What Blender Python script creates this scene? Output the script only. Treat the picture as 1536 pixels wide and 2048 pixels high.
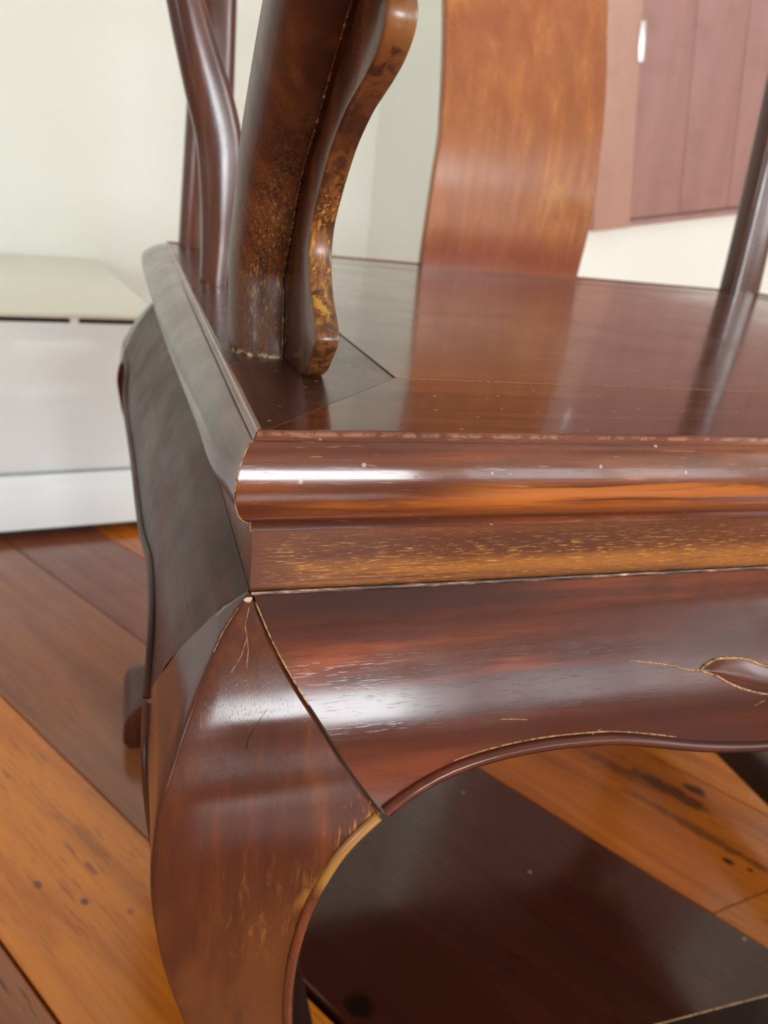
import bpy, bmesh, math, random
import numpy as np
from mathutils import Matrix, Vector

for o in list(bpy.data.objects):
    bpy.data.objects.remove(o, do_unlink=True)
scene = bpy.context.scene
COL = scene.collection
random.seed(7)
H = 0.5                      # seat height above the floor
W, D = 0.635, 0.545          # seat size

# ------------------------------------------------------------------ camera
cam_data = bpy.data.cameras.new('camera')
cam = bpy.data.objects.new('camera', cam_data)
COL.objects.link(cam)
cam_data.sensor_fit = 'VERTICAL'
cam_data.sensor_height = 24.0
cam_data.lens = 1538.0 / 2048.0 * 24.0
cam_data.clip_start = 0.01
cam_data.clip_end = 50
RX = Vector((0.95174322, -0.28854942, 0.10451829))
RD = Vector((-0.01838997, -0.39357603, -0.91910811))
RF = Vector((0.30634401, 0.87283282, -0.37988973))
m = Matrix.Identity(4)
for i in range(3):
    m[i][0] = RX[i]; m[i][1] = -RD[i]; m[i][2] = -RF[i]
CAMLOC = Vector((-0.02798687, -0.18264318, 0.05793637 + H))
m.translation = CAMLOC
cam.matrix_world = m
cam_data.dof.use_dof = True
cam_data.dof.focus_distance = 0.212
cam_data.dof.aperture_fstop = 11.5
scene.camera = cam

# ------------------------------------------------------------------ light
world = bpy.data.worlds.new('world'); scene.world = world
world.use_nodes = True
bg = world.node_tree.nodes['Background']
bg.inputs[0].default_value = (0.75, 0.86, 1.0, 1)
bg.inputs[1].default_value = 1.0
WINS = [dict(wall='front', x0=0.12, x1=0.90, z0=0.46, z1=1.02, y=-2.20, rad=38.0), dict(wall='front', x0=1.00, x1=2.25, z0=0.46, z1=1.10, y=-2.20, rad=7.0), dict(wall='front', x0=-2.75, x1=-1.95, z0=0.60, z1=1.75, y=-2.20),  # first from the highlights, second extends their sheen, the rest added to brighten walls
        dict(wall='right', x0=-1.95, x1=-0.75, z0=0.60, z1=1.75, y=2.40)]     # on the right wall x0..x1 run along Y
RADIANCE = 12.2
for wn in WINS:
    ld = bpy.data.lights.new('window_daylight', 'AREA')
    ld.shape = 'RECTANGLE'; ld.size = wn['x1'] - wn['x0']; ld.size_y = wn['z1'] - wn['z0']
    ld.energy = wn.get('rad', RADIANCE) * ld.size * ld.size_y * math.pi; ld.color = (0.92, 0.97, 1.0)
    lo = bpy.data.objects.new('window_daylight', ld); COL.objects.link(lo)
    if wn['wall'] == 'front':
        lo.location = ((wn['x0'] + wn['x1']) / 2, wn['y'] - 0.10, (wn['z0'] + wn['z1']) / 2)
        lo.rotation_euler = (math.radians(90), 0, 0)      # shines into the room, towards +Y
    else:
        lo.location = (wn['y'] + 0.10, (wn['x0'] + wn['x1']) / 2, (wn['z0'] + wn['z1']) / 2)
        lo.rotation_euler = (math.radians(90), 0, math.radians(90))   # towards -X
scene.view_settings.view_transform = 'Standard'
scene.view_settings.look = 'None'
scene.view_settings.gamma = 1.0
scene.view_settings.use_curve_mapping = False
scene.view_settings.exposure = 0.0

# ------------------------------------------------------------------ node helpers
class G:
    def __init__(s, name):
        s.m = bpy.data.materials.new(name); s.m.use_nodes = True
        s.t = s.m.node_tree; s.t.nodes.clear()
        s.out = s.t.nodes.new('ShaderNodeOutputMaterial')
        s.b = s.t.nodes.new('ShaderNodeBsdfPrincipled')
        s.t.links.new(s.b.outputs[0], s.out.inputs[0])
    def n(s, typ, **kw):
        nd = s.t.nodes.new(typ)
        for k, v in kw.items(): setattr(nd, k, v)
        return nd
    def put(s, sock, v):
        if hasattr(v, 'links') or isinstance(v, bpy.types.NodeSocket): s.t.links.new(v, sock)
        elif isinstance(v, (tuple, list)) and len(v) == 3 and sock.type == 'RGBA': sock.default_value = (*v, 1)
        else: sock.default_value = v
    def pos(s):
        return s.n('ShaderNodeNewGeometry').outputs['Position']
    def local(s):
        return s.n('ShaderNodeTexCoord').outputs['Object']
    def mapping(s, vec, scale=(1, 1, 1), rot=(0, 0, 0), loc=(0, 0, 0)):
        nd = s.n('ShaderNodeMapping'); s.put(nd.inputs[0], vec)
        nd.inputs['Scale'].default_value = scale; nd.inputs['Rotation'].default_value = rot
        nd.inputs['Location'].default_value = loc
        return nd.outputs[0]
    def noise(s, vec, scale=1, detail=3, rough=.55, dist=0):
        nd = s.n('ShaderNodeTexNoise'); s.put(nd.inputs['Vector'], vec)
        nd.inputs['Scale'].default_value = scale; nd.inputs['Detail'].default_value = detail
        nd.inputs['Roughness'].default_value = rough; nd.inputs['Distortion'].default_value = dist
        return nd.outputs['Fac']
    def ramp(s, f, stops):
        nd = s.n('ShaderNodeValToRGB'); s.put(nd.inputs[0], f)
        e = nd.color_ramp.elements
        while len(e) < len(stops): e.new(.5)
        for el, (p, c) in zip(e, stops):
            el.position = p; el.color = (*c, 1) if len(c) == 3 else c
        return nd.outputs[0]
    def mr(s, v, a, b, c=0., d=1., smooth=True):
        nd = s.n('ShaderNodeMapRange'); s.put(nd.inputs[0], v)
        nd.interpolation_type = 'SMOOTHSTEP' if smooth else 'LINEAR'
        for i, x in enumerate((a, b, c, d)): nd.inputs[i + 1].default_value = x
        return nd.outputs[0]
    def math(s, op, a, b=0.):
        nd = s.n('ShaderNodeMath', operation=op); s.put(nd.inputs[0], a); s.put(nd.inputs[1], b)
        return nd.outputs[0]
    def mul(s, *a):
        r = a[0]
        for x in a[1:]: r = s.math('MULTIPLY', r, x)
        return r
    def mix(s, f, a, b):
        nd = s.n('ShaderNodeMix', data_type='RGBA'); s.put(nd.inputs[0], f)
        s.put(nd.inputs[6], a); s.put(nd.inputs[7], b)
        return nd.outputs[2]
    def sep(s, vec):
        nd = s.n('ShaderNodeSeparateXYZ'); s.put(nd.inputs[0], vec)
        return nd.outputs
    def bump(s, h, strength=.2, dist=.001):
        nd = s.n('ShaderNodeBump'); nd.inputs['Strength'].default_value = strength
        nd.inputs['Distance'].default_value = dist; s.put(nd.inputs['Height'], h)
        return nd.outputs[0]
    def set(s, **kw):
        for k, v in kw.items(): s.put(s.b.inputs[k.replace('_', ' ')], v)
        return s.m

def box_mask(g, xyz, lo, hi, soft):
    """soft box around a worn place (world position)"""
    r = None
    for i in range(3):
        for v, sgn in ((lo[i], 1), (hi[i], -1)):
            if v is None: continue
            q = g.mr(xyz[i], v - sgn * soft[i], v + sgn * soft[i])
            r = q if r is None else g.mul(r, q)
    return r

def rosewood(name, axis='x', tone=1.0, red=(0.165, 0.040, 0.017), dark=(0.030, 0.0085, 0.0055),
             light=(0.36, 0.115, 0.028), wear_and_tone=(), rough=.30, spread=.5, seed=0., dust=False, stripe=1.0, coat=.35, coat_rough=.13, spec=.5, grime=.55,
             worn_col=(0.50, 0.255, 0.060)):
    g = G(name)
    P = g.pos(); xyz = g.sep(P)
    k = {'x': (1, 0, 0), 'y': (0, 1, 0), 'z': (0, 0, 1)}[axis]
    def sc(along, across): return tuple(along if c else across for c in k)
    wob = g.noise(g.mapping(P, (9, 9, 9), loc=(seed, 0, 0)), 1, 2)
    broad = g.noise(g.mapping(P, sc(5 * stripe, 62 * stripe), loc=(seed, seed, 3)), 1, 3, .55, .6)
    med = g.noise(g.mapping(P, sc(16, 260), loc=(3, seed, 1)), 1, 3, .6, .3)
    pore = g.noise(g.mapping(P, sc(160, 2300), loc=(1, seed, 1)), 1, 2, .6)
    t = tuple
    c = g.ramp(broad, [(.5 - spread * .42, dark), (.5, red), (.5 + spread * .45, light)])
    c2 = g.mix(g.mr(med, .38, .72), (dark[0] * 1.15, dark[1] * 1.2, dark[2] * 1.2), c)
    col = g.mix(.55, c, c2)
    # fine dark pores
    col = g.mix(g.mr(pore, .60, .72, 0, .55), col, dark)
    grim = g.noise(g.mapping(P, (23, 23, 23), loc=(seed, 7, 2)), 1, 4, .6)
    col = g.mix(g.mr(grim, .52, .75, 0, grime), col, dark)
    for w in wear_and_tone:
        mk = box_mask(g, xyz, w['lo'], w['hi'], w.get('soft', (.01, .01, .01)))
        if 'lin' in w:                       # worn strip along a sloping edge in the x-z plane
            a, b, c0, c1 = w['lin']
            q = g.mr(g.math('ADD', g.mul(xyz[0], a), g.mul(xyz[2], b)), c0, c1)
            mk = q if mk is None else g.mul(mk, q)
        nz = g.noise(g.mapping(P, sc(*w.get('scale', (40, 320))), loc=(seed + 5, 1, 0)), 1, 4, .65, .4)
        th = w.get('th', .5)
        f = g.mul(mk, g.mr(nz, th - .07, th + .09), w.get('amt', .9))
        col = g.mix(f, col, w.get('col', worn_col))
    scr = g.noise(g.mapping(P, (70, 900, 900), rot=(.3, .5, .9)), 1, 2, .6)
    if dust:
        v = g.n('ShaderNodeTexVoronoi'); g.put(v.inputs['Vector'], P); v.inputs['Scale'].default_value = 170
        vc = g.sep(v.outputs['Color'])
        dots = g.mul(g.mr(v.outputs['Distance'], .06, .13, 1, 0), g.mr(vc[0], .72, .76))
        col = g.mix(g.mul(dots, .55), col, (.55, .42, .36))
        col = g.mix(g.mr(scr, .66, .74, 0, .35), col, (.35, .18, .11))
    if tone != 1.0:
        col = g.mix(1 - tone, col, dark)
    rg = g.math('ADD', g.mr(grim, .3, .7, rough - .05, rough + .06), g.mr(scr, .6, .75, 0, .04))
    hgt = g.math('SUBTRACT', g.mul(med, .25), g.mr(pore, .58, .74, 0, 1.0))
    g.set(Base_Color=col, Roughness=rg, Normal=g.bump(hgt, .055, .0004))
    g.put(g.b.inputs['Coat Weight'], coat); g.put(g.b.inputs['Coat Roughness'], coat_rough); g.put(g.b.inputs['Specular IOR Level'], spec)
    g.put(g.b.inputs['Coat IOR'], 1.45)
    return g.m

def plain(name, col, rough=.5, metal=0., nscale=0, namt=.1, coat=0):
    g = G(name)
    c = col
    if nscale:
        f = g.noise(g.pos(), nscale, 4)
        c = g.mix(g.mr(f, .3, .7, 0, namt), col, tuple(x * .6 for x in col))
    g.set(Base_Color=c, Roughness=rough, Metallic=metal)
    if coat: g.put(g.b.inputs['Coat Weight'], coat); g.put(g.b.inputs['Coat Roughness'], .08)
    return g.m

def board_mat(name, base, streak, dark, ang, seed=0., rough=.22, streaks=.6, knots=True, marks=()):
    """varnished softwood floor board, grain along the boards"""
    g = G(name)
    P = g.mapping(g.pos(), (1, 1, 1), rot=(0, 0, -ang), loc=(seed, seed * .3, 0))   # x along the board
    br = g.noise(g.mapping(P, (2.2, 26, 1)), 1, 3, .6, .8)
    fi = g.noise(g.mapping(P, (9, 260, 1)), 1, 3, .6, .2)
    dash = g.noise(g.mapping(P, (26, 420, 1)), 1, 1, .5)
    cl = g.noise(g.mapping(P, (4, 9, 1), loc=(3, 3, 0)), 1, 2)
    col = g.ramp(br, [(.28, streak), (.52, base), (.8, tuple(min(1, x * 1.25) for x in base))])
    col = g.mix(g.mr(fi, .45, .75, 0, .5), col, streak)
    col = g.mix(g.mul(g.mr(dash, .63, .68), g.mr(cl, .42, .6), streaks), col, dark)
    if knots:
        v = g.n('ShaderNodeTexVoronoi'); g.put(v.inputs['Vector'], g.mapping(P, (4.5, 11, 1)))
        v.inputs['Scale'].default_value = 1.0
        vs = g.sep(v.outputs['Color'])
        kn = g.mul(g.mr(v.outputs['Distance'], .07, .17, 1, 0), g.mr(vs[1], .55, .6))
        col = g.mix(g.mul(kn, .85), col, dark)
    if marks:                                          # dark knots and streaks at their own places: (s, n, half length, half width, amount)
        B = g.sep(g.mapping(g.pos(), rot=(0, 0, -ang)))
        wb = g.noise(g.pos(), 60, 3)
        for (ms, mn, ml, mw, am) in marks:
            q = g.math('ADD', g.math('POWER', g.mul(g.math('SUBTRACT', B[0], ms), 1 / ml), 2.0), g.math('POWER', g.math('ABSOLUTE', g.mul(g.math('SUBTRACT', B[1], mn), 1 / mw)), 2.0))
            col = g.mix(g.mul(g.mr(g.math('ADD', q, g.mr(wb, .3, .7, -.35, .35)), .25, 1.15, 1, 0), am), col, dark)
    v2 = g.n('ShaderNodeTexVoronoi'); g.put(v2.inputs['Vector'], g.pos()); v2.inputs['Scale'].default_value = 45
    v2s = g.sep(v2.outputs['Color'])
    dots = g.mul(g.mr(v2.outputs['Distance'], .05, .09, 1, 0), g.mr(v2s[0], .86, .9))
    col = g.mix(g.mul(dots, .5), col, (.55, .42, .33))
    g.set(Base_Color=col, Roughness=g.mr(cl, .3, .7, rough - .03, rough + .06), Normal=g.bump(fi, .05, .0005))
    g.put(g.b.inputs['Coat Weight'], .25); g.put(g.b.inputs['Coat Roughness'], .10)
    return g.m

# ------------------------------------------------------------------ mesh helpers
def make(name, verts, faces, mat, parent=None, smooth=35, chair=True, **props):
    """verts in seat coordinates (z = 0 is the seat top) when chair is True"""
    me = bpy.data.meshes.new(name)
    off = Vector((0, 0, H if chair else 0))
    pl = parent.matrix_world.translation if parent else Vector()
    chain = parent
    if parent is not None:
        pl = Vector(parent['_loc'])
    vs = [tuple(Vector(v) + off - pl) for v in verts]
    me.from_pydata(vs, [], faces)
    bm = bmesh.new(); bm.from_mesh(me)
    bmesh.ops.remove_doubles(bm, verts=bm.verts, dist=1e-6)
    bmesh.ops.recalc_face_normals(bm, faces=bm.faces)
    bm.to_mesh(me); bm.free()
    me.materials.append(mat)
    o = bpy.data.objects.new(name, me); COL.objects.link(o)
    if parent is not None: o.parent = parent
    o['_loc'] = tuple(pl)
    if smooth:
        me.polygons.foreach_set('use_smooth', [True] * len(me.polygons))
        me.set_sharp_from_angle(angle=math.radians(smooth))
    for k, v in props.items(): o[k] = v
    return o

def empty(name, loc, label, cat, group=None):
    o = bpy.data.objects.new(name, None); COL.objects.link(o)
    o.location = loc; o['label'] = label; o['category'] = cat; o['_loc'] = tuple(loc)
    o.empty_display_size = .05
    if group: o['group'] = group
    return o

def spl(keys):
    """smooth (monotone-ish cubic) interpolation of (x, y) keys"""
    k = sorted(keys); xs = np.array([a for a, _ in k], float); ys = np.array([b for _, b in k], float)
    d = np.diff(ys) / np.diff(xs)
    mm = np.zeros(len(xs)); mm[0] = d[0]; mm[-1] = d[-1]
    for i in range(1, len(xs) - 1):
        h0 = xs[i] - xs[i - 1]; h1 = xs[i + 1] - xs[i]
        mm[i] = (d[i - 1] * h1 + d[i] * h0) / (h0 + h1)
    def f(x):
        x = min(max(x, xs[0]), xs[-1]); i = min(max(int(np.searchsorted(xs, x)) - 1, 0), len(xs) - 2)
        h = xs[i + 1] - xs[i]; t = (x - xs[i]) / h
        return float((2*t**3 - 3*t**2 + 1) * ys[i] + (t**3 - 2*t**2 + t) * h * mm[i]
                     + (-2*t**3 + 3*t**2) * ys[i + 1] + (t**3 - t**2) * h * mm[i + 1])
    return f

def loft(rings, cap=True):
    n = len(rings[0]); v = [p for r in rings for p in r]; f = []
    for i in range(len(rings) - 1):
        for j in range(n):
            a = i * n + j; b = i * n + (j + 1) % n
            f.append((a, b, b + n, a + n))
    if cap:
        f.append(tuple(range(n))[::-1]); f.append(tuple(range((len(rings) - 1) * n, len(rings) * n)))
    return v, f

def tube(pts, rad, n=10, up=(0, 0, 1), expo=2.0, cap=True, flat=1.0):
    """sweep a (super)ellipse along pts; rad(t) -> r or (ru, rv)"""
    pts = [Vector(p) for p in pts]; rings = []
    up = Vector(up)
    for i, p in enumerate(pts):
        t = (pts[min(i + 1, len(pts) - 1)] - pts[max(i - 1, 0)]).normalized()
        u = up.cross(t); u = u.normalized() if u.length > 1e-6 else Vector((1, 0, 0)); w = t.cross(u)
        r = rad(i / max(1, len(pts) - 1)) if callable(rad) else rad
        ru, rv = r if isinstance(r, tuple) else (r, r * flat)
        ring = []
        for k in range(n):
            a = 2 * math.pi * k / n; c, s = math.cos(a), math.sin(a)
            c = math.copysign(abs(c) ** (2 / expo), c); s = math.copysign(abs(s) ** (2 / expo), s)
            ring.append(tuple(p + u * ru * c + w * rv * s))
        rings.append(ring)
    return loft(rings, cap)

def hull_box(p0, p1):
    x0, y0, z0 = p0; x1, y1, z1 = p1
    v = [(x0,y0,z0),(x1,y0,z0),(x1,y1,z0),(x0,y1,z0),(x0,y0,z1),(x1,y0,z1),(x1,y1,z1),(x0,y1,z1)]
    f = [(0,3,2,1),(4,5,6,7),(0,1,5,4),(1,2,6,5),(2,3,7,6),(3,0,4,7)]
    return v, f

def bevel_obj(o, w, seg=2):
    bm = bmesh.new(); bm.from_mesh(o.data)
    es = [e for e in bm.edges if len(e.link_faces) == 2 and e.calc_face_angle(0) > .6]
    bmesh.ops.bevel(bm, geom=es, offset=w, segments=seg, affect='EDGES', profile=.5, clamp_overlap=True)
    bm.to_mesh(o.data); bm.free()
    o.data.polygons.foreach_set('use_smooth', [True] * len(o.data.polygons))
    o.data.set_sharp_from_angle(angle=math.radians(40))
    return o

def mirror_pts(v, sx, sy):
    return [((W - p[0]) if sx else p[0], (D - p[1]) if sy else p[1], p[2]) for p in v]

# ------------------------------------------------------------------ materials
M = {}
white_wall = G('white_plaster')
f = white_wall.noise(white_wall.pos(), 3.0, 4)
M['wall'] = white_wall.set(Base_Color=white_wall.mix(white_wall.mr(f, .3, .7), (.875, .90, .835), (.85, .875, .81)), Roughness=.75)
M['ceil'] = plain('ceiling_white', (.85, .85, .82), .85, nscale=2, namt=.05)
M['white_lacquer'] = plain('white_lacquer', (.885, .93, .945), .18, nscale=4, namt=.04, coat=.3)
M['cream_top'] = plain('cream_top', (.80, .79, .68), .3, nscale=4, namt=.04)
M['black'] = plain('shadow_black', (.012, .011, .010), .7)
M['dark_thing'] = plain('dark_plastic', (.03, .03, .03), .4)
_g = G('dry_glue')
M['tan'] = _g.set(Base_Color=_g.ramp(_g.noise(_g.pos(), 650, 4, .7), [(.36, (.05, .020, .010)), (.50, (.30, .155, .055)), (.66, (.50, .33, .15))]), Roughness=.75)
M['pale_tan'] = plain('pale_filler', (.62, .46, .30), .8, nscale=900, namt=.5)
_g = G('worn_edge')
_f = _g.noise(_g.mapping(_g.pos(), (90, 700, 700)), 1, 4, .7)
M['worn_edge'] = _g.set(Base_Color=_g.ramp(_f, [(.46, (.014, .008, .006)), (.58, (.16, .07, .04)), (.68, (.50, .33, .22))]), Roughness=.5)
M['dark_gap'] = plain('dark_gap', (.018, .008, .005), .8)
M['steel'] = plain('steel', (.62, .62, .62), .35, 1.0)

# the seat frame and everything else of the chair
M['seat_front'] = rosewood('seat_frame_front', 'x', dark=(.034, .009, .006), red=(.135, .034, .014), light=(.27, .080, .020),
    rough=.15, coat=.25, coat_rough=.06, spec=.35, dust=True, seed=1.3, stripe=.8, wear_and_tone=[
        dict(lo=(.060, None, H - .0200), hi=(None, -.001, H - .0118), soft=(.02, .004, .0018), th=.43, amt=.80, scale=(13, 300), col=(.40, .120, .020)),
        dict(lo=(.010, None, H - .0185), hi=(.09, -.0005, H - .0150), soft=(.012, .004, .002), th=.46, amt=.7, scale=(9, 130), col=(.40, .12, .020)),
        dict(lo=(.010, None, H - .0225), hi=(None, -.0005, H - .0175), soft=(.012, .004, .002), th=.44, amt=.55, scale=(7, 160), col=(.26, .072, .016)),
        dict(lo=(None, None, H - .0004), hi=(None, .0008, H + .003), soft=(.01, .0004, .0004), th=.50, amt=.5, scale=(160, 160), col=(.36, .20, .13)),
    ])
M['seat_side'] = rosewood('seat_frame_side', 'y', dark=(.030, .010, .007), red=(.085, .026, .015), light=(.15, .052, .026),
    rough=.30, coat=.3, coat_rough=.14, dust=True, seed=4.1, wear_and_tone=[
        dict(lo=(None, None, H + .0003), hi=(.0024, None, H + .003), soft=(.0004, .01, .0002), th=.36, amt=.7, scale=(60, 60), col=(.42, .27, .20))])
M['seat_panel'] = rosewood('seat_panel', 'x', dark=(.055, .015, .009), red=(.125, .034, .018), light=(.22, .065, .028),
    rough=.17, coat=.4, coat_rough=.09, dust=False, seed=2.2, stripe=.5, wear_and_tone=[
        dict(lo=(.05, .07, None), hi=(.5, .5, None), soft=(.03, .03, .01), th=.62, amt=.5, scale=(14, 190), col=(.42, .18, .08))])
M['waist'] = rosewood('waist', 'x', red=(.145, .041, .012), light=(.25, .080, .017), dark=(.055, .015, .006), rough=.28, coat=.05, spec=.3, seed=6.6, spread=.7,
    wear_and_tone=[dict(lo=(.012, None, H - .0430), hi=(None, None, H - .037), soft=(.01, .01, .003), th=.46, amt=.55, scale=(9, 200), col=(.37, .135, .022)),
          dict(lo=(.005, None, H - .0440), hi=(None, None, H - .030), soft=(.004, .01, .006), th=.60, amt=.8, scale=(190, 2400), col=(.52, .25, .05))])
M['apron'] = rosewood('apron', 'x', dark=(.034, .009, .0065), red=(.088, .021, .011), light=(.21, .046, .013), rough=.19, coat=0, spec=.30, seed=3.1, stripe=.75, spread=.45,
    wear_and_tone=[dict(lo=(.012, None, H - .0665), hi=(.085, None, H - .057), soft=(.012, .02, .002), th=.46, amt=.75, scale=(7, 90), col=(.27, .058, .016)),
          dict(lo=(.0, None, H - .100), hi=(.06, None, H - .088), soft=(.01, .02, .004), th=.52, amt=.35, scale=(9, 140), col=(.22, .045, .014)),
          dict(lo=(.0, None, H - .052), hi=(.09, None, H - .040), soft=(.03, .02, .004), th=.40, amt=.75, scale=(6, 60), col=(.030, .009, .007))])  # last entry darkens the apron along its top
M['apron_side'] = rosewood('apron_side', 'y', dark=(.024, .009, .007), red=(.058, .020, .012), light=(.11, .034, .018), rough=.42, coat=0, spec=.18, seed=8.1)  # darker, duller copy of the apron wood, shade put into the colour
leg_wear = [dict(lo=(None, None, H - .134), hi=(None, None, H - .104), soft=(.006, .02, .006), lin=(1.0, -.66, -.66 * (H - .105) + .030, -.66 * (H - .105) + .0365), th=.40, amt=.85, scale=(60, 330), col=(.47, .21, .040)),
            dict(lo=(None, None, H - .112), hi=(None, None, H - .098), soft=(.006, .02, .006), lin=(1.0, -.66, -.66 * (H - .105) + .018, -.66 * (H - .105) + .036), th=.58, amt=.8, scale=(80, 700), col=(.47, .20, .040)),
            dict(lo=(None, None, H - .25), hi=(None, None, H - .135), soft=(.01, .02, .03), th=.40, amt=.55, scale=(5, 24), col=(.155, .052, .013)),
            dict(lo=(-.01, None, H - .155), hi=(.03, None, H - .115), soft=(.01, .02, .012), th=.60, amt=.28, scale=(60, 420), col=(.32, .13, .035))]
M['leg'] = rosewood('leg', 'z', dark=(.036, .010, .007), red=(.080, .021, .010), light=(.13, .036, .012), rough=.20, coat=0, spec=.30, seed=5.2, spread=.6, wear_and_tone=leg_wear)
M['leg_bead'] = rosewood('leg_bead', 'z', dark=(.05, .014, .008), red=(.13, .036, .015), light=(.21, .06, .02), rough=.26, seed=5.9,
    wear_and_tone=[dict(lo=(None, None, H - .127), hi=(None, None, H - .09), soft=(.01, .01, .004), th=.30, amt=.6, scale=(120, 700), col=(.45, .22, .050))])
M['post'] = rosewood('post', 'z', dark=(.034, .010, .006), red=(.066, .019, .009), light=(.14, .045, .014), rough=.38, coat=.08, spec=.4, seed=9.4,
    wear_and_tone=[dict(lo=(.010, None, H - .002), hi=(.06, .12, H + .07), soft=(.006, .02, .03), th=.50, amt=.42, scale=(40, 260), col=(.19, .066, .017)),
          dict(lo=(.008, None, H - .002), hi=(.06, .12, H + .06), soft=(.006, .02, .03), th=.60, amt=.8, scale=(350, 1500), col=(.42, .20, .045)),
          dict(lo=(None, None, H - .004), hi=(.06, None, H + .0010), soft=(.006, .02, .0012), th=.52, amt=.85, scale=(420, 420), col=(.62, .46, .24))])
M['bracket'] = rosewood('bracket', 'z', dark=(.040, .013, .008), red=(.072, .024, .012), light=(.17, .058, .017), rough=.30, coat=.15, spec=.4, seed=12.1,
    wear_and_tone=[dict(lo=(.0250, None, H + .020), hi=(.04, .085, H + .068), soft=(.0008, .01, .010), th=.50, amt=.5, scale=(30, 330), col=(.30, .11, .024)),
          dict(lo=(.0252, None, H + .019), hi=(.0300, .085, H + .029), soft=(.001, .01, .004), th=.50, amt=.75, scale=(90, 300), col=(.50, .26, .040)),
          dict(lo=(.0250, None, H + .030), hi=(.034, .085, H + .060), soft=(.001, .01, .005), th=.60, amt=.85, scale=(90, 700), col=(.54, .28, .040)),
          dict(lo=(.0250, None, H - .002), hi=(.04, .085, H + .018), soft=(.0008, .01, .004), th=.5, amt=.6, scale=(90, 300), col=(.28, .10, .022)),
          dict(lo=(.0250, None, H + .078), hi=(.04, .05, H + .10), soft=(.0008, .01, .006), th=.42, amt=.5, scale=(40, 200), col=(.34, .14, .04))])
M['splat'] = rosewood('splat', 'z', dark=(.22, .060, .018), red=(.36, .112, .032), light=(.58, .215, .042), rough=.25, coat=.0, spec=.42, grime=.1, seed=20.6, stripe=.9, spread=.75,
    wear_and_tone=[dict(lo=(.34, None, H + .045), hi=(.395, None, H + .095), soft=(.02, .1, .02), th=.5, amt=.6, scale=(30, 90), col=(.48, .22, .06)),
          dict(lo=(None, None, H - .01), hi=(None, None, H + .03), soft=(.02, .1, .02), th=.30, amt=.7, scale=(8, 40), col=(.19, .034, .016))])  # last entry paints the dark seat reflection at the splat's foot
M['backpost'] = rosewood('back_post', 'z', dark=(.040, .011, .007), red=(.085, .024, .012), light=(.16, .048, .02), rough=.22, coat=.15, seed=15.3)
M['arm'] = rosewood('arm_rail', 'y', dark=(.03, .01, .006), red=(.09, .027, .013), light=(.18, .06, .024), rough=.28, seed=17.3)
M['stretcher'] = rosewood('stretcher_wood', 'y', dark=(.012, .005, .003), red=(.030, .010, .006), light=(.05, .016, .009), rough=.4, coat=.05, seed=41.)  # near-black: the shade under the chair is put into the colour
M['cupboard'] = rosewood('cupboard_wood', 'z', dark=(.30, .155, .138), red=(.38, .200, .176), light=(.47, .245, .20), rough=.55, coat=.0, seed=30.2, stripe=.3, spread=.8)
M['stile'] = rosewood('cupboard_stile', 'z', dark=(.40, .22, .17), red=(.48, .27, .21), light=(.54, .31, .24), rough=.55, coat=.0, seed=33.2, stripe=.3, spread=.8)

# ------------------------------------------------------------------ room shell
def structure(name, v, f, mat, **kw):
    o = make(name, v, f, mat, None, smooth=0, chair=False); o['kind'] = 'structure'
    return o
XL, XR, YF, ZC = -3.4, 2.4, -2.2, 2.5
EX = Vector((-0.988, -0.156, 0)); EY = Vector((-0.156, 0.988, 0))     # the white cabinet and the wall behind it
CABP = Vector((0.012, 1.050, 0))
WALLP = CABP + EY * 0.735
def wall_at(x):                                                      # the rear wall's y at x
    return WALLP.y + (x - WALLP.x) * EX.y / EX.x
xc = 0.565
yc = wall_at(xc)
XO, YO = 0.66, 1.36                                                  # outer corner of the chimney breast
def slab(p, q, t, z0, z1):
    """vertical wall from p to q, thickness t to the left of p->q"""
    d = Vector((q[0] - p[0], q[1] - p[1], 0)).normalized(); nrm = Vector((-d.y, d.x, 0)) * t
    a = [Vector((*p, 0)), Vector((*q, 0)), Vector((*q, 0)) + nrm, Vector((*p, 0)) + nrm]
    v = [(w.x, w.y, z0) for w in a] + [(w.x, w.y, z1) for w in a]
    return v, [(0,3,2,1),(4,5,6,7),(0,1,5,4),(1,2,6,5),(2,3,7,6),(3,0,4,7)]
structure('wall_back', *slab((XL - .1, wall_at(XL - .1)), (xc, yc), .12, 0, ZC), M['wall'])
structure('wall_chimney_side', *slab((xc, yc), (XO, YO), .05, 0, ZC), M['wall'])
structure('wall_chimney_front', *slab((XO, YO), (XR + .1, YO), .12, 0, ZC), M['wall'])
structure('wall_left', *slab((XL, YF), (XL, wall_at(XL)), .12, 0, ZC), M['wall'])
def wall_with_windows(name, wall, a0, a1):
    wv, wf, cells = [], [], []
    prev = a0
    for wn in sorted([w for w in WINS if w['wall'] == wall], key=lambda w: w['x0']):
        cells += [(prev, wn['x0'], 0, ZC), (wn['x0'], wn['x1'], 0, wn['z0']), (wn['x0'], wn['x1'], wn['z1'], ZC)]; prev = wn['x1']
    cells.append((prev, a1, 0, ZC))
    for (a, b, c, d) in cells:
        v, f = hull_box((a, YF - .12, c), (b, YF, d)) if wall == 'front' else hull_box((XR, a, c), (XR + .12, b, d))
        k = len(wv); wv += v; wf += [tuple(i + k for i in q) for q in f]
    structure(name, wv, wf, M['wall'])
wall_with_windows('wall_front', 'front', XL, XR)
wall_with_windows('wall_right', 'right', YF, YO)
v, f = hull_box((XL - .12, YF - .12, ZC), (XR + .12, 2.3, ZC + .1))
structure('ceiling', v, f, M['ceil'])
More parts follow.
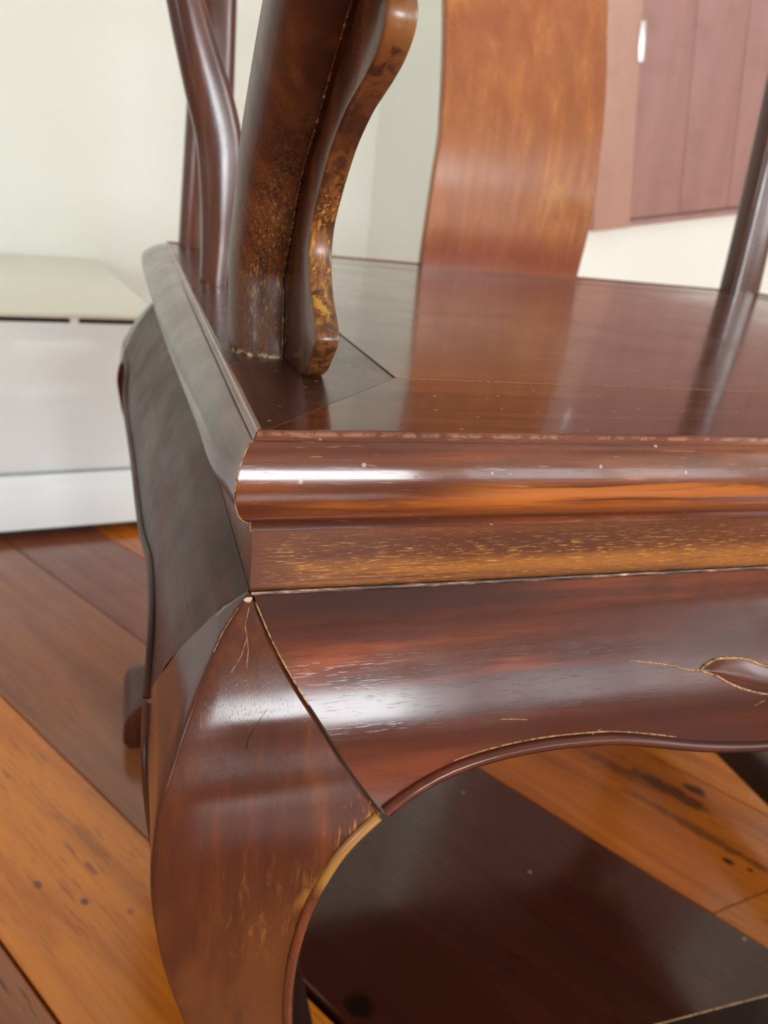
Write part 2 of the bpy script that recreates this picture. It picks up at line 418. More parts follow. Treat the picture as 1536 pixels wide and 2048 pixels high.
# unseen windows, some added for fill light: frames, most with a mullion
for iw, wn in enumerate(WINS):
    wv, wf = [], []
    x0, x1, z0, z1, y = wn['x0'], wn['x1'], wn['z0'], wn['z1'], wn['y']
    bars = [(x0, x0 + .05, z0, z1), (x1 - .05, x1, z0, z1), (x0, x1, z0, z0 + .05), (x0, x1, z1 - .05, z1)]
    if iw > 0: bars.append(((x0 + x1) / 2 - .025, (x0 + x1) / 2 + .025, z0, z1))
    for a, b, c, d in bars:
        v, f = hull_box((a, y - .06, c), (b, y - .01, d)) if wn['wall'] == 'front' else hull_box((y + .01, a, c), (y + .06, b, d))
        k = len(wv); wv += v; wf += [tuple(i + k for i in q) for q in f]
    structure('window_%d' % (iw + 1), wv, wf, M['ceil'])

# floor and its boards
v, f = hull_box((XL - .12, YF - .12, -.06), (XR + .12, 2.3, -.0205))
floor = structure('floor', v, f, M['dark_gap'])
floor['_loc'] = (0, 0, 0)
bd = Vector((0.535, -0.845)).normalized(); bn = Vector((0.845, 0.535)).normalized()
ANG = math.atan2(bd.y, bd.x)
MARKS = [[(-.344, .0855, .006, .003, .7), (-.304, .104, .005, .003, .8), (-.33, .125, .010, .0025, .6), (-.36, .14, .03, .006, .3), (-.27, .125, .004, .003, .5)], [],
         [(-.010, .612, .05, .011, .75), (.012, .634, .014, .008, .9), (.0718, .5578, .007, .0035, .95), (.0915, .563, .004, .0025, .9), (.03, .575, .10, .007, .55), (-.054, .601, .05, .008, .4)]]
orange = [board_mat('pine_board_%d' % i, b, s_, d, ANG, i * 3.7, kn, marks=MARKS[i]) for i, (b, s_, d, kn) in enumerate([
    ((.60, .185, .012), (.40, .095, .006), (.040, .012, .006), .20),
    ((.54, .165, .014), (.34, .080, .008), (.040, .012, .006), .22),
    ((.46, .120, .010), (.26, .055, .006), (.030, .010, .006), .20)])]
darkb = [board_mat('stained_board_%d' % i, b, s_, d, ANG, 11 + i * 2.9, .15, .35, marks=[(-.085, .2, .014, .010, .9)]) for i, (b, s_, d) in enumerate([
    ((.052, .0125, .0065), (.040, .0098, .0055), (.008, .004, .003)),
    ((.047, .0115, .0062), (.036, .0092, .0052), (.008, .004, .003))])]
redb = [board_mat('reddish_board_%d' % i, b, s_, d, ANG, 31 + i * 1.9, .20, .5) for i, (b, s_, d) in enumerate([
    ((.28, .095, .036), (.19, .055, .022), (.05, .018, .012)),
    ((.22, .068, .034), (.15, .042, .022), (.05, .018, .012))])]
brownb = board_mat('brown_board', (.26, .085, .026), (.15, .042, .013), (.03, .012, .007), ANG, 23.0, .3, .9, knots=False)
edges = [-0.105, 0.042, 0.1775, 0.355, 0.485, 0.655, 0.800]
while edges[0] > -2.9: edges.insert(0, edges[0] - .142)
while edges[-1] < 2.9: edges.append(edges[-1] + .142)
def clip_poly(poly, inside, cut):
    out = []
    for i, p in enumerate(poly):
        q = poly[(i + 1) % len(poly)]; a, b = inside(p), inside(q)
        if a >= 0: out.append(p)
        if (a >= 0) != (b >= 0):
            t = a / (a - b); out.append((p[0] + (q[0] - p[0]) * t, p[1] + (q[1] - p[1]) * t))
    return out
def floor_board(n0, n1, mat, s0=-4.2, s1=4.2, c0=None, c1=None, gap=.0006, top=0.0):
    """board between offsets n0..n1 along the board direction s0..s1 (end cuts may be oblique)"""
    def P(n, s): return (bn.x * n + bd.x * s, bn.y * n + bd.y * s)
    a0, a1 = c0 or (s0, s0); b0, b1 = c1 or (s1, s1)
    poly = [P(n0 + gap, a0), P(n1 - gap, a1), P(n1 - gap, b1), P(n0 + gap, b0)]
    for ins in (lambda p: p[0] - XL, lambda p: XR - p[0], lambda p: p[1] - YF, lambda p: 2.2 - p[1]):
        poly = clip_poly(poly, ins, None)
        if len(poly) < 3: return
    k = len(poly)
    cx = sum(p[0] for p in poly) / k; cy = sum(p[1] for p in poly) / k
    ins = []
    for i, p in enumerate(poly):                      # small eased edge
        d = Vector((cx - p[0], cy - p[1])); off = bn * (.0011 if d.dot(bn) > 0 else -.0011)
        ins.append((p[0] + off.x, p[1] + off.y))
    v = [(*p, -.02) for p in poly] + [(*p, top - .0009) for p in poly] + [(*p, top) for p in ins]
    f = [tuple(range(k))[::-1], tuple(range(2 * k, 3 * k))]
    for r in (0, 1):
        f += [(r * k + i, r * k + (i + 1) % k, (r + 1) * k + (i + 1) % k, (r + 1) * k + i) for i in range(k)]
    make('floor_board', v, f, mat, floor, smooth=0, chair=False)
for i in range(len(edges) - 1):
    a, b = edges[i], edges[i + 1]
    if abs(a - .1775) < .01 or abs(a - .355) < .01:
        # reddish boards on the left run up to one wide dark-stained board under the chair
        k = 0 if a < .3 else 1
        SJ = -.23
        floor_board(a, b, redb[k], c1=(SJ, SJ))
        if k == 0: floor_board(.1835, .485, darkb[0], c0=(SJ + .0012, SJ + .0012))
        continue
    if abs(a - .042) < .01: mt = orange[0]
    elif abs(a + .105) < .01: mt = brownb
    elif abs(a - .485) < .01: mt = None
    else: mt = orange[i % 2]
    if mt is None:
        # two boards meeting at an oblique butt joint
        def s_of(p): return p[0] * bd.x + p[1] * bd.y
        def joint(n):
            t = (n - .482) / (.552 - .482); p = (.45 + .076 * t, .189 + .012 * t); return s_of(p)
        j0, j1 = joint(a), joint(b)
        floor_board(a, b, orange[2], c1=(j0, j1))
        floor_board(a, b, orange[1], c0=(j0 + .0018, j1 + .0018))
    else:
        floor_board(a, b, mt, gap=.0016 if mt is brownb else .0006, top=-.0012 if mt is brownb else 0)

# ------------------------------------------------------------------ the armchair
chair = empty('armchair', (W / 2, D / 2, 0), 'worn dark rosewood armchair with curved legs and a bowed splat back', 'armchair')

# --- seat frame: four mitred rails with a rounded, moulded edge
IN_X, IN_Y = .0575, .066
prof = [(-2.8, 0), (-2.3, .55), (-1.7, .95), (-1.1, .9), (-.6, .1), (-.3, -1.0), (.1, -1.5), (.5, -1.5), (1.1, -1.95), (2.0, -3.3), (2.8, -5.1), (3.5, -7.0),
        (4.05, -8.8), (4.5, -10.8), (4.75, -13.0), (4.75, -15.5), (4.35, -18.0), (3.6, -20.2), (2.5, -22.0), (1.2, -23.2), (.1, -23.7), (-.1, -24.2), (-.15, -26.3), (-.8, -26.7), (-12, -26.7)]
prof = [(a / 1000, b / 1000) for a, b in prof]
s_rim = spl([(-.03, 1.0), (0, 1.0), (.02, 1.65), (.06, 1.95), (.135, 2.55), (.24, 3.2), (.32, 3.55), (.45, 4.1), (.6, 4.2)])
def dx_rim(o, y):          # sideways overhang grows towards the back of the seat
    return o * s_rim(y) if o > 0 else o
def rail(which):
    """which: front/back/left/right; inner corner -> outer profile, mitred"""
    pts = [('in', 0, 0.0)] + [('out', o, z) for o, z in prof] + [('in2', 0, prof[-1][1])]
    n = 40; rings = []
    g = .00022                                         # half the open mitre joint
    for k in range(n + 1):
        t = k / n
        if which in ('left', 'right'): t = t ** 1.6
        ring = []
        for kind, o, z in pts:
            if kind == 'out': ix, iy = -o, -o
            else: ix, iy = IN_X, IN_Y
            if which in ('front', 'back'):
                y = iy; xa = ix; 
                if kind == 'out' and o > 0: xa = -dx_rim(o, 0 if which == 'front' else D)
                xa += g; xb = W - xa
                x = xa + (xb - xa) * t; p = (x, y, z)
                if which == 'back': p = (x, D - y, z)
            else:
                ya = iy + g; yb = D - iy - g
                y = ya + (yb - ya) * t
                x = -dx_rim(o, y if y > 0 else 0) if kind == 'out' else ix
                if kind == 'out' and o > 0 and y > D: x = -dx_rim(o, D)
                p = (x, y, z)
                if which == 'right': p = (W - x, y, z)
            ring.append(p)
        rings.append(ring)
    return loft(rings)
for wh, mt in (('front', 'seat_front'), ('back', 'seat_front'), ('left', 'seat_side'), ('right', 'seat_side')):
    make('seat_rail', *rail(wh), M[mt], chair, smooth=28)
# panel, sitting a hair below the frame, with eased edges
gp = .0005
def seat_panel():
    z = -.0002; a = IN_X + gp; b = IN_Y + gp
    v, f = [], []
    for ins, zz in ((0, -.016), (0, z - .0006), (.0007, z)):
        v += [(a + ins, b + ins, zz), (W - a - ins, b + ins, zz), (W - a - ins, D - b - ins, zz), (a + ins, D - b - ins, zz)]
    f = [(3, 2, 1, 0), (8, 9, 10, 11)]
    for r in (0, 4):
        f += [(r + i, r + (i + 1) % 4, r + 4 + (i + 1) % 4, r + 4 + i) for i in range(4)]
    return v, f
make('seat_panel', *seat_panel(), M['seat_panel'], chair, smooth=0)
# dry glue showing in the joints of the seat
def strip(name, pts, r, mat, n=6, par=None):
    return make(name, *tube(pts, r, n), mat, par or chair, smooth=60)
strip('joint_line', [(IN_X, IN_Y, -.0004), (W - IN_X, IN_Y, -.0004)], .0005, M['tan'])
strip('joint_line', [(IN_X, IN_Y, -.0007), (IN_X, D - IN_Y, -.0007)], .0009, M['dark_gap'])
strip('joint_line', [(.003, .0035, -.0004), (IN_X, IN_Y, -.0004)], .00035, M['tan'])
mitre = [(-o - .00005, -o - .00005, z) for o, z in prof[6:24]]
strip('joint_line', mitre, .0002, M['tan'])
for yy, zz, ll in ((-.0001, -.0447, W),):
    strip('joint_line', [(.001, yy, zz), (W - .001, yy, zz)], .0006, M['worn_edge'])

# --- waist under the seat
wi = .0008
def waist():
    v, f = [], []
    for z in (-.0255, -.0462):
        for i in (wi, .02):
            v += [(i, i, z), (W - i, i, z), (W - i, D - i, z), (i, D - i, z)]
    # 0-3 outer top, 4-7 inner top, 8-11 outer bottom, 12-15 inner bottom
    for i in range(4):
        j = (i + 1) % 4
        f += [(i, j, 8 + j, 8 + i), (4 + j, 4 + i, 12 + i, 12 + j), (j, i, 4 + i, 4 + j), (8 + i, 8 + j, 12 + j, 12 + i)]
    return v, f
make('waist', *waist(), M['waist'], chair, smooth=0)

# --- the outward curve shared by aprons and legs: overhang b at height z
b_of = spl([(-.0445, -.0006), (-.0475, .0027), (-.0508, .0060), (-.0566, .0097), (-.0633, .0132), (-.0701, .0165), (-.0789, .0200), (-.090, .0228), (-.100, .0249),
            (-.110, .0261), (-.120, .0263), (-.130, .0257), (-.146, .0241), (-.168, .0208), (-.187, .0172), (-.22, .0105), (-.26, .002), (-.30, -.005),
            (-.35, -.010), (-.40, -.010), (-.425, -.004), (-.440, .010), (-.449, .026), (-.456, .037), (-.466, .043), (-.480, .045), (-.492, .045), (-.5, .042)])
joint_x = spl([(-.0445, .0010), (-.0471, .0023), (-.0553, .0061), (-.0651, .0117), (-.0753, .0183), (-.0896, .0270), (-.1046, .0374)])
inner_x = spl([(-.1046, .0374), (-.1084, .0328), (-.114, .0281), (-.1258, .0226), (-.1381, .0193), (-.1521, .0175), (-.1681, .0170), (-.187, .0178), (-.22, .0215),
               (-.26, .027), (-.30, .032), (-.35, .036), (-.40, .038), (-.43, .043), (-.46, .050), (-.5, .050)])
low_x = spl([(.0374, -.1046), (.042, -.1013), (.0493, -.0973), (.0569, -.0943), (.0664, -.0921), (.0761, -.0908), (.0895, -.0901), (.100, -.0903), (.1106, -.0909),
             (.1253, -.0934), (.1368, -.0958), (.1509, -.0982), (.1732, -.1005), (.20, -.1015), (.24, -.1015)])
ZJ = -.1046
s_side = spl([(-.03, 1.0), (0, 1.0), (.12, 1.0), (.25, 1.13), (.4, 1.37), (.58, 1.55)])
def side_flare(v):
    out = []
    for x, y, z in v:
        if z > -.44:
            if x < 0: x = x * s_side(max(y, 0))
            elif x > W: x = W + (x - W) * s_side(max(y, 0))
        out.append((x, y, z))
    return out

def leg_mesh():
    zs = sorted(set([-.0447 - i * .0030 for i in range(20)] + [ZJ - i * .004 for i in range(24)] + [-.2 - i * .012 for i in range(20)] +
                    [-.425, -.435, -.442, -.448, -.454, -.46, -.468, -.476, -.484, -.492, -.4965, -.5]), reverse=True)
    rings = []
    for z in zs:
        if z < -.5: continue
        b = b_of(z) + .0007 * math.exp(-((z + .0915) / .007) ** 2) - .0004 * math.exp(-((z + .081) / .006) ** 2)
        xr = (joint_x(z) - .00028) if z >= ZJ else inner_x(z)
        w = xr + b
        r = min(.0016, w * .3); t = min(w, .032) if w < .034 else .032
        t = min(t, w - .0004)
        rc = min(.0012, w * .2)
        foot = z < -.452
        if foot: r = .007
        if z <= -.496: b -= .002; 
        ring = []
        for k in range(6):                                   # rounded outer arris
            a = math.pi / 2 * k / 5
            ring.append((-b + r - r * math.sin(math.pi / 2 - a) * 1.0, -b + r - r * math.sin(a), z)) if False else ring.append((-b + r * (1 - math.cos(a)), -b + r * (1 - math.sin(a)), z))
        # along the front face with a slight hollow
        for q in (.2, .4, .6, .8):
            ring.append((-b + r + (xr - rc - (-b + r)) * q, -b + .0004 * math.sin(math.pi * q) * (1 if z < -.075 else 0), z))
        yr = xr + (.00054 if z >= ZJ else 0)
        ring += [(xr - rc, -b, z), (xr, -b + rc, z), (xr, -b + t, z), (-b + t, -b + t, z), (-b + t, yr, z), (-b + rc * .1, yr, z), (-b, yr - rc * .1, z)]
        for q in (.8, .6, .4, .2):
            ring.append((-b + .0004 * math.sin(math.pi * q) * (1 if z < -.075 else 0), -b + r + (yr - rc - (-b + r)) * q, z))
        rings.append(ring)
    return loft(rings)
lv, lf = leg_mesh()
def surf(x, z, lift=0.):
    return (x, -b_of(z) - lift, z)
# bead that runs down the leg's inner edge and along the bottom of the apron
def bead_pts_leg():
    return [surf(inner_x(z) - .0017, z, .0002) for z in [ZJ + .0003 - i * .0035 for i in range(42)]]
def bead_pts_apron(x0, x1, n=70, L=W):
    return [surf(x, low_x(min(x, L - x)) + .0013, .0002) for x in [x0 + (x1 - x0) * i / n for i in range(n + 1)]]
swap = lambda v: [(p[1], p[0], p[2]) for p in v]
for sx in (0, 1):
    for sy in (0, 1):
        lo_ = make('leg', side_flare(mirror_pts(lv, sx, sy)), lf, M['leg'], chair, smooth=32)
        bv, bf = tube(bead_pts_leg(), .0017, 8)
        kb = 'leg_bead'
        make('edge_bead', side_flare(mirror_pts(bv, sx, sy)), bf, M[kb], lo_, smooth=60)
        make('edge_bead', side_flare(mirror_pts(swap(bv), sx, sy)), bf, M['leg'], lo_, smooth=60)

def apron_mesh(L):
    xs = []
    x = .0014
    while x < L / 2: xs.append(x); x += .0030 if x > .05 else .0018
    xs = xs + [L / 2] + [L - q for q in reversed(xs)]
    NZ = 26; zt = -.0445
    # joint line inverted: z as function of x
    zz = np.linspace(zt, ZJ, 200); jx = np.array([joint_x(q) for q in zz])
    v, f = [], []
    for x in xs:
        u = min(x, L - x) - .00028
        zl = float(np.interp(u, jx, zz)) if u < .0374 else low_x(u)
        for i in range(NZ + 1):
            t = i / NZ; z = zt + (zl - zt) * t
            v.append((x, -b_of(z), z))
        for i in range(NZ, -1, -1):
            t = i / NZ; z = zt + (zl - zt) * t
            v.append((x, -b_of(z) + .018, z))
    n = 2 * (NZ + 1)
    for a in range(len(xs) - 1):
        for i in range(n):
            j = (i + 1) % n
            f.append((a * n + i, a * n + j, (a + 1) * n + j, (a + 1) * n + i))
    f.append(tuple(range(n))); f.append(tuple(range((len(xs) - 1) * n, len(xs) * n))[::-1])
    return v, f
for L, mat, maps in ((W, 'apron', [lambda p: p, lambda p: (p[0], D - p[1], p[2])]),
                     (D, 'apron_side', [lambda p: (p[1], p[0], p[2]), lambda p: (W - p[1], p[0], p[2])])):
    av, af = apron_mesh(L)
    bv, bf = tube(bead_pts_apron(.0376, L - .0376, 110, L), .0019, 8)
    for mp in maps:
        ap = make('apron', side_flare([mp(p) for p in av]), af, M[mat], chair, smooth=32)
        make('edge_bead', side_flare([mp(p) for p in bv]), bf, M[mat], ap, smooth=60)
        if L == W and mp((0, 0, 0)) == (0, 0, 0): front_apron = ap

# joint line, cracks and chipped filler at the front corner
def on_front(pts, lift=.0001): return [surf(x, z, lift) for x, z in pts]
strip('joint_line', on_front([(joint_x(z), z) for z in np.linspace(-.0465, -.0705, 14)], -.0001), .00024, M['tan'])
strip('joint_line', on_front([(joint_x(z), z) for z in np.linspace(-.0705, -.1035, 18)], -.0006), .00055, M['dark_gap'])
strip('crack', on_front([(.0002, -.0475), (-.0012, -.051), (-.0008, -.0535), (-.0024, -.0575), (-.0052, -.0612)], .0), .0001, M['tan'], 5)
strip('crack', on_front([(-.0008, -.0535), (-.0006, -.0565), (-.0012, -.0605)], .0), .0001, M['tan'], 5)
strip('crack', [(-b_of(z) - .00003, -b_of(z) - .00003, z) for z in np.linspace(-.0475, -.0562, 8)], .0001, M['tan'], 5)
strip('crack', on_front([(.004, -.0705), (.0015, -.0735), (-.001, -.0775), (-.0015, -.0805)], -.0001), .0001, M['dark_gap'], 5)
random.seed(3)
cv = []
for k in range(9):
    a = 2 * math.pi * k / 9; r = .0014 * random.uniform(.5, 1.25)
    cv.append((.0002 + r * math.cos(a) * 1.1, -.0012 + .0004 * math.cos(a), -.0462 + r * math.sin(a) * .9))
cv += [(.0004, -.0022, -.0458), (.0, .001, -.0462)]
cf = [(i, (i + 1) % 9, 9) for i in range(9)] + [((i + 1) % 9, i, 10) for i in range(9)]
make('chipped_filler', cv, cf, M['pale_tan'], chair, smooth=0, label='pale chipped filler at the front corner')

strip('worn_line', on_front([(x, low_x(x) + .0036) for x in np.linspace(.058, .135, 40)], .0), .00022, M['tan'], 5, front_apron)
for a_, b_ in (((.072, -.0795), (.081, -.0805)), ((.1035, -.0875), (.1065, -.0862)), ((.1650, -.0845), (.1690, -.0830)), ((.017, -.090), (.018, -.0905))):
    strip('scratch', on_front([a_, ((a_[0] + b_[0]) / 2, (a_[1] + b_[1]) / 2 + .0001), b_], .0), .00013, M['tan'], 5, front_apron)

# carved leaf on the front apron
def smooth_path(keys, n):
    t = list(range(len(keys))); fx = spl(list(zip(t, [k[0] for k in keys]))); fz = spl(list(zip(t, [k[1] for k in keys])))
    return [(fx(i * (len(keys) - 1) / n), fz(i * (len(keys) - 1) / n)) for i in range(n + 1)]
upper = [(.1427, -.0714), (.1446, -.0700), (.1480, -.0688), (.1526, -.0685), (.1605, -.0694), (.1699, -.0724), (.185, -.075), (.20, -.071), (.215, -.064), (.225, -.062)]
lower = [(.1427, -.0714), (.1486, -.0734), (.1530, -.0757), (.1580, -.0778), (.1640, -.0797), (.1705, -.0811), (.185, -.083), (.205, -.080), (.225, -.074)]
tail = [(.1168, -.0668), (.124, -.0678), (.132, -.0693), (.138, -.0708), (.1427, -.0714)]
UP = smooth_path(upper, 60); LW_ = smooth_path(lower, 60)
for side in (0, 1):
    for nm, path, r in (('carved_line', UP, .00065), ('carved_line', LW_, .00055), ('carved_line', smooth_path(tail, 24), .0003)):
        pv, pf = tube(on_front(path, .00005), lambda t, r=r: r * (.35 + .65 * min(1, 4 * t)) if r < .0004 else r * (1 - .5 * t), 6)
        make(nm, mirror_pts(pv, side, 0), pf, M['tan'], front_apron, smooth=60, label='carved line worn to bare wood')
    lv2, lf2 = [], []
    for i in range(61):
        (xa, za), (xb, zb) = UP[i], LW_[i]
        for q in range(7):
            t = q / 6; x = xa + (xb - xa) * t; z = za + (zb - za) * t
            lv2.append(surf(x, z, -.0002 + .0011 * math.sin(math.pi * t) * min(1, i / 6)))
    for i in range(60):
        for q in range(6):
            a = i * 7 + q; lf2.append((a, a + 1, a + 8, a + 7))
    make('carved_leaf', mirror_pts(lv2, side, 0), lf2, M['apron'], front_apron, smooth=60)

# --- stretchers and foot rest
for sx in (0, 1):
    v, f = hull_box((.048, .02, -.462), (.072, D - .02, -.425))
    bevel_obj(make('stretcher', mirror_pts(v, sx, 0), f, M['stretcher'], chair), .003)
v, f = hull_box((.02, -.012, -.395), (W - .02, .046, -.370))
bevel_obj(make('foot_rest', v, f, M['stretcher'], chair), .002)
strip('joint_line', [(.03, .0452, -.3704), (W - .03, .0452, -.3704)], .0005, M['tan'])  # tan strip is a painted highlight on the foot rest's rear edge
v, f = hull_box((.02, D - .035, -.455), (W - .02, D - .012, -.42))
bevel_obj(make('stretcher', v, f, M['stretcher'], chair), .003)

# --- front arm posts leaning forward, each with a scrolled bracket
yc_post = spl([(-.004, .106), (0, .106), (.015, .109), (.03, .1105), (.048, .1015), (.067, .0885), (.084, .0695), (.098, .0515), (.110, .034), (.122, .014)])
def post_mesh():
    rings = []
    for i in range(44):
        z = -.004 + .124 * i / 43; y = yc_post(z)
        dy = (yc_post(z + .001) - yc_post(z - .001)) / .002
        ring = []
        for k in range(28):
            a = 2 * math.pi * k / 28; c, s_ = math.cos(a), math.sin(a)
            e = 2.5
            c = math.copysign(abs(c) ** (2 / e), c); s_ = math.copysign(abs(s_) ** (2 / e), s_)
            ring.append((.022 + .0165 * c, y + .0165 * s_ * min(1.5, math.sqrt(1 + dy * dy)), z))
        rings.append(ring)
    return loft(rings)
br_front = [(68, -.5), (64.5, .2), (58, 3.2), (52.7, 8.0), (48.3, 12.2), (46.8, 15.2), (48.2, 18.4), (52.0, 22.0), (58.6, 27.4), (63.2, 34.0), (65.0, 40.0), (63.6, 47.5), (57.0, 56.1), (50.5, 63.0),
            (43.2, 69.4), (31.6, 76.3), (23.0, 79.7), (15.4, 82.6), (8.2, 86.0), (3.6, 90.0), (2.2, 94.0), (3.4, 97.4), (8, 99.5), (20, 101)]
br_back = [(40, 101), (52, 96), (66, 85), (82, 70), (97, 50), (106, 32), (104, 15), (100, -.5)]
def bracket_mesh():
    # resample the front outline smoothly
    n = len(br_front); fy = spl([(i, p[0]) for i, p in enumerate(br_front)]); fz = spl([(i, p[1]) for i, p in enumerate(br_front)])
    fr = [(fy(i * (n - 1) / 90) / 1000, fz(i * (n - 1) / 90) / 1000) for i in range(91)]
    out = fr + [(a / 1000, b / 1000) for a, b in br_back]
    x0, x1 = .0243, .0322; e = .0013
    m_ = len(out)
    def inset(d):
        res = []
        for i, p in enumerate(out):
            if i > 90: res.append(p); continue
            a = out[max(i - 1, 0)]; b = out[min(i + 1, 90)]
            t = Vector((b[0] - a[0], b[1] - a[1])).normalized(); nn = Vector((t.y, -t.x))   # inward
            res.append((p[0] + nn.x * d, p[1] + nn.y * d))
        return res
    rings = []
    for x, d in ((x0, e), (x0 + e * .3, e * .3), (x0 + e, 0), (x1 - e, 0), (x1 - e * .3, e * .3), (x1, e)):
        rings.append([(x, p[0], p[1]) for p in inset(d)])
    return loft(rings)
pv, pf = post_mesh(); kv, kf = bracket_mesh()
for sx in (0, 1):
    p_ = make('arm_post', mirror_pts(pv, sx, 0), pf, M['post'], chair, smooth=40)
    make('bracket', mirror_pts(kv, sx, 0), kf, M['bracket'], p_, smooth=40)
strip('joint_line', [(.0226, yc_post(z) - .0168 * min(1.5, math.sqrt(1 + ((yc_post(z + .001) - yc_post(z - .001)) / .002) ** 2)), z) for z in np.linspace(0, .116, 30)],
      .0004, M['worn_edge'])

# --- slender S-shaped side posts
sp = [(.018, 0), (.0195, .025), (.0200, .05), (.0187, .075), (.0135, .095), (.005, .122), (.0003, .138), (-.006, .160), (-.011, .185), (-.012, .215)]
fx = spl([(z, x) for x, z in sp])
fw = spl([(-.004, .0090), (0, .0090), (.03, .0103), (.075, .0128), (.095, .0130), (.12, .0112), (.14, .0098), (.215, .009)])
rings = []
for i in range(50):
    z = -.003 + .215 * i / 49; r = fw(z); ring = []
    for k in range(20):
        a = 2 * math.pi * k / 20; c, s_ = math.cos(a), math.sin(a)
        c = math.copysign(abs(c) ** .8, c); s_ = math.copysign(abs(s_) ** .8, s_)
        ring.append((fx(z) + r * c, .288 + .008 * s_, z))
    rings.append(ring)
qv, qf = loft(rings)
for sx in (0, 1): make('side_post', mirror_pts(qv, sx, 0), qf, M['backpost'], chair, smooth=50)

# --- back posts
rings = []
for i in range(30):
    t = i / 29; z = -.003 + .335 * t; ring = []
    xa = .0095 + .0055 * min(1, z / .119) + .004 * t; xb = .0515 + .004 * t
    cx = (xa + xb) / 2; hw = (xb - xa) / 2; yy = .524 + .02 * t * t
    for k in range(28):
        a = 2 * math.pi * k / 28; c, s_ = math.cos(a), math.sin(a)
        c = math.copysign(abs(c) ** .7, c); s_ = math.copysign(abs(s_) ** .7, s_)
        ring.append((cx + hw * c, yy + .0145 * s_, z))
    rings.append(ring)
qv, qf = loft(rings)
for sx in (0, 1): make('back_post', [(x - .010 * sx, y, z) for x, y, z in mirror_pts(qv, sx, 0)], qf, M['backpost'], chair, smooth=50)

# --- bowed back splat
ys = spl([(-.004, .5342), (0, .5340), (.04, .5300), (.085, .5282), (.11, .5300), (.14, .5352), (.18, .5455), (.225, .562), (.30, .588), (.385, .602)])
hw = spl([(-.004, .0845), (.04, .0850), (.085, .0840), (.11, .0822), (.14, .0822), (.225, .082), (.385, .088)])
rings = []; th = .010
for i in range(70):
    z = -.004 + .385 * i / 69; y = ys(z); w = hw(z); c = .3175; e = .0012
    ring = []
    for q in range(15):
        u = -1 + 2 * q / 14; ring.append((c + (w - e) * u, y + .0010 * u * u, z))
    ring += [(c + w, y + e + .001, z), (c + w, y + th, z), (c - w, y + th, z), (c - w, y + e + .001, z)]
    rings.append(ring)
make('back_splat', *loft(rings), M['splat'], chair, smooth=35)

# --- horseshoe arm rail
half = [(.022, -.020, .1165), (.022, .0, .118), (.018, .05, .130), (.004, .12, .150), (-.010, .20, .178), (-.016, .288, .215), (-.012, .36, .252), (.010, .45, .298), (.045, .535, .332), (.12, .600, .360), (.22, .622, .378), (.3175, .626, .383)]
fx_ = [spl([(i, p[k]) for i, p in enumerate(half)]) for k in range(3)]
hp = [tuple(fx_[k](i * (len(half) - 1) / 70) for k in range(3)) for i in range(71)]
path = hp + [(W - x, y, z) for x, y, z in reversed(hp[:-1])]
make('arm_rail', *tube(path, lambda t: .0165 * (1 if .02 < t < .98 else .8), 18), M['arm'], chair, smooth=60)

# ------------------------------------------------------------------ white low cabinet against the wall
cab = empty('low_cabinet', tuple(CABP + EX * .6 + EY * .35), 'low white lacquered cabinet with cream top standing behind the chair', 'cabinet')
def cbox(name, l0, l1, d0, d1, z0, z1, mat, bev=.002, par=cab):
    """box in the cabinet's own frame: l along the front, d into the depth"""
    v = []
    for z in (z0, z1):
        for l, d in ((l0, d0), (l1, d0), (l1, d1), (l0, d1)):
            p = CABP + EX * l + EY * d; v.append((p.x, p.y, z))
    f = [(0,3,2,1),(4,5,6,7),(0,1,5,4),(1,2,6,5),(2,3,7,6),(3,0,4,7)]
    o = make(name, v, f, mat, par, smooth=0, chair=False)
    return bevel_obj(o, bev) if bev else o
cbox('body', 0, 1.3, .02, .72, .018, .338, M['white_lacquer'])
cbox('drawer_front', .002, 1.298, 0, .019, .113, .338, M['white_lacquer'])
cbox('drawer_front', .002, 1.298, 0, .019, .016, .106, M['white_lacquer'])
cbox('plinth', .01, 1.29, .03, .70, 0, .02, M['black'], 0)
cbox('shadow_gap', .02, 1.28, .006, .70, .336, .346, M['black'], 0)
cbox('gap_spacer', .116, .128, .001, .02, .337, .346, M['white_lacquer'], 0)
cbox('top', 0, 1.3, 0, .73, .345, .352, M['cream_top'], .0015)

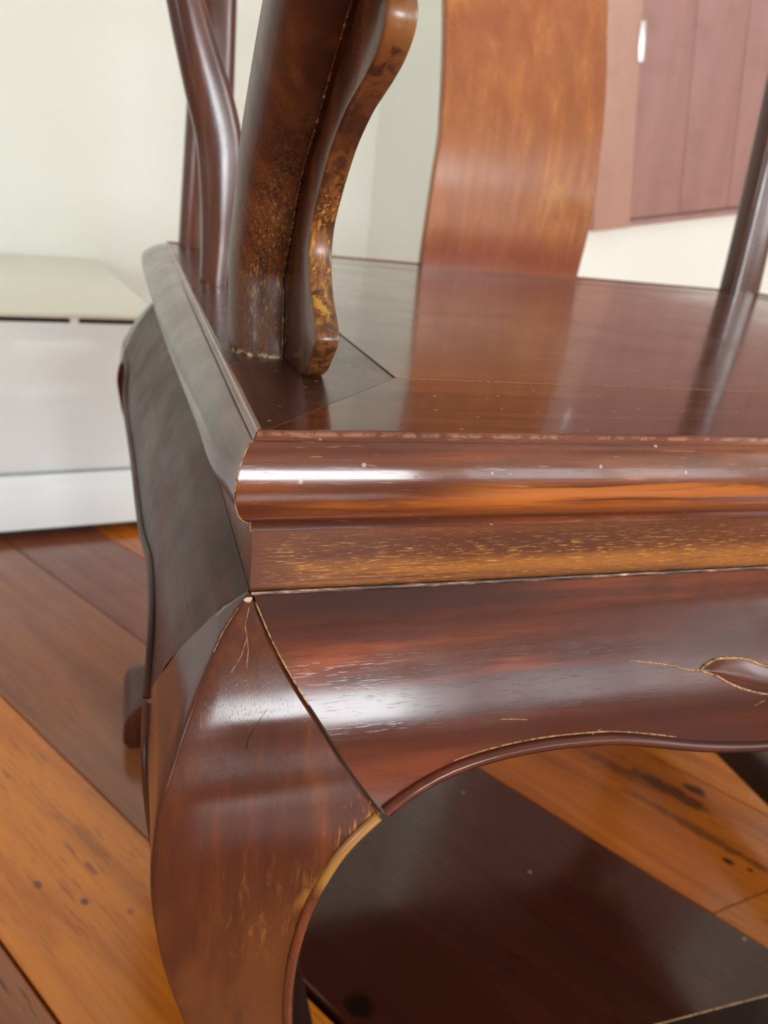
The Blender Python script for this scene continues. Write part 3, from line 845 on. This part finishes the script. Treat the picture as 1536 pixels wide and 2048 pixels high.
# small dark thing at the back of the cabinet top
tp = CABP + EX * .318 + EY * .690
rings = []
for r, z in ((.010, .352), (.020, .354), (.024, .362), (.022, .372), (.014, .380), (.004, .383)):
    rings.append([(tp.x + r * math.cos(2 * math.pi * k / 16), tp.y + r * math.sin(2 * math.pi * k / 16), z) for k in range(16)])
v, f = loft(rings)
kn = make('dark_pot', v, f, M['dark_thing'], None, smooth=60, chair=False)
kn['label'] = 'small dark rounded pot on the white cabinet against the wall'; kn['category'] = 'pot'

# ------------------------------------------------------------------ wooden wall cupboard on the chimney breast
TILT = math.radians(-10.5)
PO = Vector((.978, YO, .5 + .066))               # lower left corner of the door leaf
cup = empty('wall_cupboard', (1.20, YO, .53), 'pinkish brown wooden wall cupboard with hinged plank door', 'cupboard')
def ubox(name, a0, a1, d0, d1, c0, c1, mat, bev=.002, par=cup):
    v = []
    for c in (c0, c1):
        for a, d in ((a0, d0), (a1, d0), (a1, d1), (a0, d1)):
            x = a * math.cos(TILT) + c * math.sin(TILT); z = -a * math.sin(TILT) + c * math.cos(TILT)
            v.append((PO.x + x, PO.y - d, PO.z + z))
    f = [(0,3,2,1),(4,5,6,7),(0,1,5,4),(1,2,6,5),(2,3,7,6),(3,0,4,7)]
    o = make(name, v, f, mat, par, smooth=0, chair=False)
    return bevel_obj(o, bev) if bev else o
CW, CH = .98, 1.15
ubox('back_board', -.08, CW + .05, -.004, .004, -.012, CH + .05, M['cupboard'], 0)
ubox('stile', -.090, -.004, -.003, .034, -.018, CH + .06, M['stile'])
ubox('stile', CW + .004, CW + .09, -.003, .034, -.018, CH + .06, M['stile'])
ubox('bottom_rail', -.004, CW + .004, -.003, .020, -.018, -.006, M['cupboard'])
ubox('top_rail', -.004, CW + .004, -.003, .034, CH + .006, CH + .06, M['stile'])
for dn in range(2):
    door = empty('door', (1.20, YO, .53), '', ''); door.parent = cup; door.location = (0, 0, 0)
    del door['label']; del door['category']
    x = dn * (CW / 2 + .001); bw = (CW / 2 - .001) / 4
    for k in range(4):
        ubox('door_board', x + k * bw + .0004, x + (k + 1) * bw - .0004, .004, .024, 0, CH, M['cupboard'], .0012, door)
    hx = -.010 if dn == 0 else CW - .004
    for hz in (.285, .85):
        ubox('hinge', hx, hx + .014, .022, .037, hz, hz + .070, M['steel'], .002, door)

# ------------------------------------------------------------------ tidy helper data
for o in bpy.data.objects:
    if '_loc' in o: del o['_loc']
